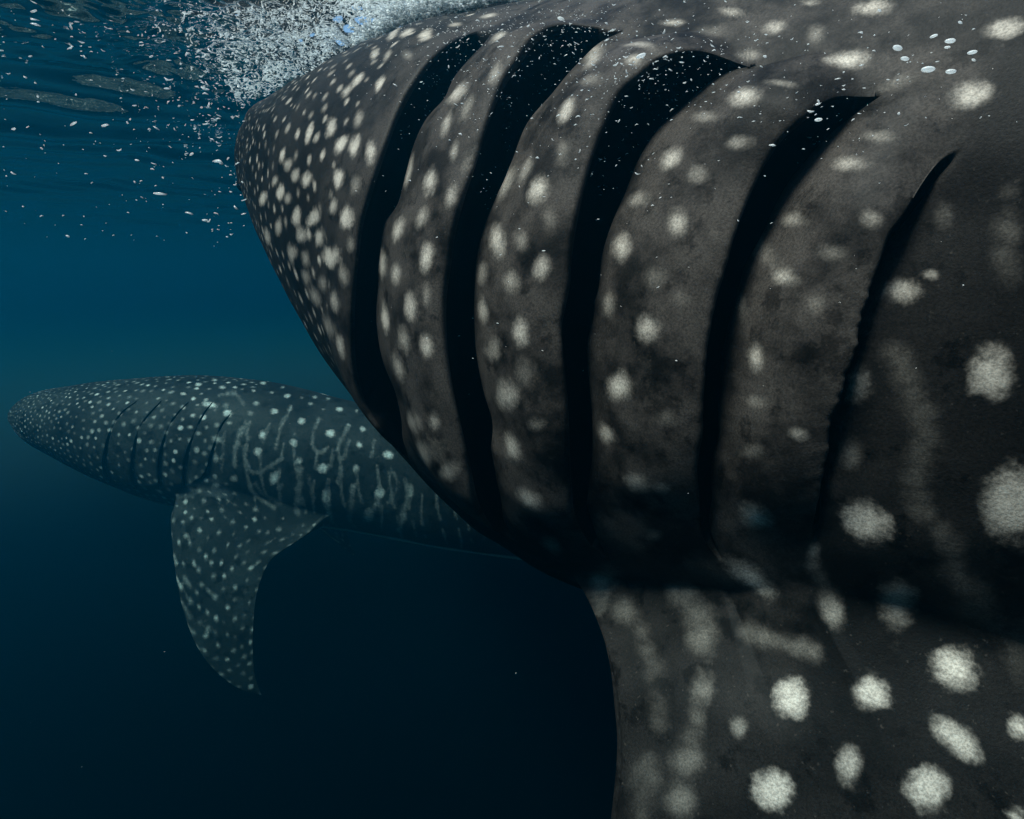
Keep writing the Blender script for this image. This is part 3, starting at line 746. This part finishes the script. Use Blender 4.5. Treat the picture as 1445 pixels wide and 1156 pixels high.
hd = (~isfin) & (s_all < 2.28)
def rnd_spots(mask, spc, rlo, rhi, st, taken_, B=None, dense=30000):
    ids = np.nonzero(mask)[0]; ids = RNG.choice(ids, min(dense, len(ids)), replace=False)
    out = []
    sp_ = spc(ids)
    for n_ in poisson(co2[ids], sp_, taken_):
        p = co2[ids[n_]]; r_ = sp_[n_] * RNG.uniform(rlo, rhi)
        nn = np.array(body2.data.vertices[int(ids[n_])].normal); uu = np.cross(nn, (0.03, 0.02, 1.0)); uu /= np.linalg.norm(uu) + 1e-9; vv2 = np.cross(nn, uu)
        out.append((p, uu * r_, vv2 * r_, st()))
    return out
def st_head(): return float(RNG.choice([.25, .4, .55, .9], p=[.3, .3, .2, .2]))
spots2 += rnd_spots(hd, lambda i_: lerp(.032, .072, sstep(.2, 1.6, s_all[i_])), .20, .34, st_head, taken2)
spots2 += rnd_spots(isfin & (s_all < 4.2), lambda i_: np.full(len(i_), .066), .20, .36, lambda: .75 * st_head(), taken2)
spots2 += rnd_spots((~isfin) & (s_all >= 2.28), lambda i_: np.full(len(i_), .24), .14, .2, lambda: float(RNG.uniform(.4, .9)), [(c, .2) for c, u, v, st in spots2])
paint_spots(body2, spots2)
belly_attr(body2, B2, -0.62, -1.0)
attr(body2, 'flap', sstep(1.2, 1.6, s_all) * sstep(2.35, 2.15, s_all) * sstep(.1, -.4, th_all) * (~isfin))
for th_ in (-0.12, math.pi + 0.12):
    eye(root2, B2.P(np.array(0.33), np.array(th_), -0.008), 0.022)

# ------------------------------------------------------------------ bubbles, foam and drifting specks
def ico():
    import bmesh
    bm = bmesh.new(); bmesh.ops.create_icosphere(bm, subdivisions=1, radius=1.0)
    V = np.array([v.co[:] for v in bm.verts]); F = np.array([[v.index for v in f.verts] for f in bm.faces]); bm.free()
    return V, F
IV, IF = ico()
def blobs(P, size, flat, name, m, stretch_dir=None):
    """many small separate flakes in one mesh"""
    n = len(P); nv = len(IV)
    V = np.repeat(IV[None], n, 0) * (1 + RNG.normal(0, .16, (n, nv, 1)))
    sc = np.stack([size * RNG.uniform(.9, 3.0, n), size * RNG.uniform(.5, .9, n), size * flat * RNG.uniform(.6, 1.2, n)], -1)
    V = V * sc[:, None]
    V[..., 2] += 0.35 * (V[..., 0] ** 2) / (size[:, None] * 2) * RNG.choice([-1, 0, 1], n)[:, None]
    a = RNG.normal(0, .6, n) if stretch_dir is None else stretch_dir + RNG.normal(0, .5, n)
    tl = RNG.normal(0, .35, n)
    ca, sa = np.cos(a), np.sin(a); ct, st = np.cos(tl), np.sin(tl)
    X = V[..., 0] * ct[:, None] - V[..., 2] * st[:, None]; Z = V[..., 0] * st[:, None] + V[..., 2] * ct[:, None]
    x = X * ca[:, None] - V[..., 1] * sa[:, None]; y = X * sa[:, None] + V[..., 1] * ca[:, None]
    V = np.stack([x, y, Z], -1) + P[:, None]
    F = (IF[None] + (np.arange(n) * nv)[:, None, None]).reshape(-1, 3)
    return new_mesh(name, V.reshape(-1, 3), F, [m])
def on_plane(u, v, z):
    d = ray(u, v); t = (z - CAM[2]) / d[:, 2]
    return CAM + d * t[:, None]
Ps, Ss = [], []
def clear_of_body(P, lim=1.0):
    v, s, th = B1.field(P, 0.0); return v > lim
# churned foam along the head, thick near the waterline
def add(u, v, z, size):
    d = ray(u, v); ok = d[:, 2] > 0.03
    P = on_plane(u[ok], v[ok], z[ok]); k_ = clear_of_body(P, 1.015)
    Ps.append(P[k_]); Ss.append(size[ok][k_])
n = 5000
t_ = RNG.random(n); line = resample([(340,152),(405,120),(450,98),(500,70),(540,48),(600,27),(700,11),(850,4),(1000,-2)], 400)
c_ = line[(t_ * 399).astype(int)]; off = RNG.exponential(26, n)
add(c_[:, 0] - off * .62, c_[:, 1] - off * .8 + RNG.normal(0, 3, n), -RNG.exponential(.010, n) - .002, RNG.gamma(2.0, .0009, n) + .0007)
n = 2000
add(RNG.normal(410, 75, n), np.abs(RNG.normal(0, 70, n)), -RNG.exponential(.015, n) - .002, RNG.gamma(2.0, .0006, n) + .0006)
n = 90   # flakes floating further out under the ripples
add(RNG.uniform(-20, 340, n), np.abs(RNG.normal(0, 75, n)), -RNG.exponential(.015, n) - .004, RNG.gamma(1.5, .0022, n) + .0009)
n = 90
add(340 - RNG.exponential(90, n), 120 + RNG.exponential(75, n), -RNG.exponential(.08, n) - .01, RNG.gamma(2.0, .0013, n) + .0009)
n = 9000; c_ = line[(RNG.uniform(.28, 1, n) * 399).astype(int)]; off = RNG.exponential(15, n)
add(c_[:, 0] - off * .5, c_[:, 1] - off * .8 + 2, -RNG.exponential(.006, n) - .001, RNG.gamma(2.0, .0028, n) + .002)
P_ = np.vstack(Ps); s_ = np.concatenate(Ss)
k_ = np.hypot(P_[:, 0], P_[:, 1]) < 7
P_, s_ = P_[k_], np.minimum(s_[k_], .0016 * np.linalg.norm(P_[k_] - CAM, axis=1) + .001)
wz = wave_height(P_[:, 0], P_[:, 1]); P_[:, 2] = np.minimum(P_[:, 2] + wz * .9, wz - s_ * .2)
fo = blobs(P_, s_, .55, 'foam', M_FOAM)
tag(fo, 'white foam and fine air bubbles churned up around the near shark head', kind='stuff')
# free specks in mid water: a trail left of the head, and drifting in front of the gills
def drift(u, v, dist): return CAM + ray(u, v) * dist[:, None]
n = 80; uv = np.stack([345 - RNG.exponential(60, n), RNG.uniform(140, 350, n)], -1)
A_ = drift(uv[:, 0], uv[:, 1], RNG.uniform(1.6, 2.4, n)); sa_ = RNG.gamma(2, .0010, n) + .0007
n = 80; A2 = drift(RNG.uniform(0, 330, n), RNG.uniform(150, 340, n), RNG.uniform(1.5, 3, n)); s2_ = RNG.gamma(1.5, .0008, n) + .0006
n = 14; A4 = drift(RNG.uniform(0, 760, n), RNG.uniform(330, 1150, n), RNG.uniform(.7, 2.0, n)); s4_ = RNG.gamma(1.5, .00018, n) + .0002
gx, gy = [], []
for cx, cy, sx, sy, m_ in ((645,95,40,50,150),(590,190,35,60,40),(790,90,60,45,260),(720,190,40,60,70),(960,110,60,35,150),(880,190,40,60,80),(1160,170,50,30,50),(1000,60,120,40,110),(1280,80,120,60,70),(700,60,150,40,120),(900,350,260,160,60),(720,28,110,16,260),(620,40,70,22,160)):
    gx.append(RNG.normal(cx, sx, m_)); gy.append(RNG.normal(cy, sy, m_))
gx, gy = np.concatenate(gx), np.concatenate(gy)
dd = []
keep = []
for x_, y_ in zip(gx, gy):
    h_ = cast1.bv.ray_cast(Vector(CAM), Vector(ray(x_, y_)))
    if h_[0] is None or y_ < 0: keep.append(False); dd.append(1); continue
    keep.append(True); dd.append(max(.35, h_[3] - .01 - RNG.exponential(.06)))
A3 = drift(gx, gy, np.array(dd))[keep]; s3_ = RNG.gamma(1.5, .00028, len(A3)) + .0003
sp_ = blobs(np.vstack([A_, A2, A3, A4]), np.concatenate([sa_, s2_, s3_, s4_]), .55, 'drifting_specks', M_FOAM)
tag(sp_, 'tiny white specks drifting in the water before the open gills', kind='stuff')
# the larger single bubbles in front of the back
for x_, y_, r_ in ((1267,68,7),(1277,83,6),(1310,98,9),(1342,101,7),(1341,58,7),(1337,67,4),(1318,51,5),(1372,74,6),(1374,85,3),(1355,32,3),(904,79,8),(1155,169,6),(1154,147,4),(1241,15,3),(792,27,6)):
    h_ = cast1.bv.ray_cast(Vector(CAM), Vector(ray(x_, y_)))
    dist = (h_[3] if h_[0] is not None else 1.3) - .05
    rr = r_ * .78 * dist / FPX
    V = IV * (1 + RNG.normal(0, .06, (len(IV), 1))) * rr * np.array([1.25, .8, .5])
    a_ = RNG.uniform(-.5, .5)
    V = np.stack([V[:, 0] * math.cos(a_) - V[:, 2] * math.sin(a_), V[:, 1], V[:, 0] * math.sin(a_) + V[:, 2] * math.cos(a_)], -1)
    o = new_mesh('air_bubble', V, IF, [M_FOAM])
    o.location = CAM + ray(x_, y_) * dist
    md = o.modifiers.new('round', 'SUBSURF'); md.levels = 1; md.render_levels = 2
    tag(o, 'bright white air bubble drifting before the open gills' if x_ < 1200 else ('bright white air bubble hanging before the spotted back behind the gills'), 'bubble', 'larger air bubbles near the shark')

# ------------------------------------------------------------------ the water itself, as even haze round everything
def haze_box():
    x0, x1, y0, y1, z0, z1 = -95, 95, -95, 98, -4.25, 0.32
    V = [(x0,y0,z0),(x1,y0,z0),(x1,y1,z0),(x0,y1,z0),(x0,y0,z1),(x1,y0,z1),(x1,y1,z1),(x0,y1,z1)]
    F = [(0,3,2,1),(4,5,6,7),(0,1,5,4),(1,2,6,5),(2,3,7,6),(3,0,4,7)]
    o = new_mesh('haze', V, F, [M_HAZE], None, False)
    tag(o, 'blue green sea water fading everything with distance', kind='stuff')
haze_box()
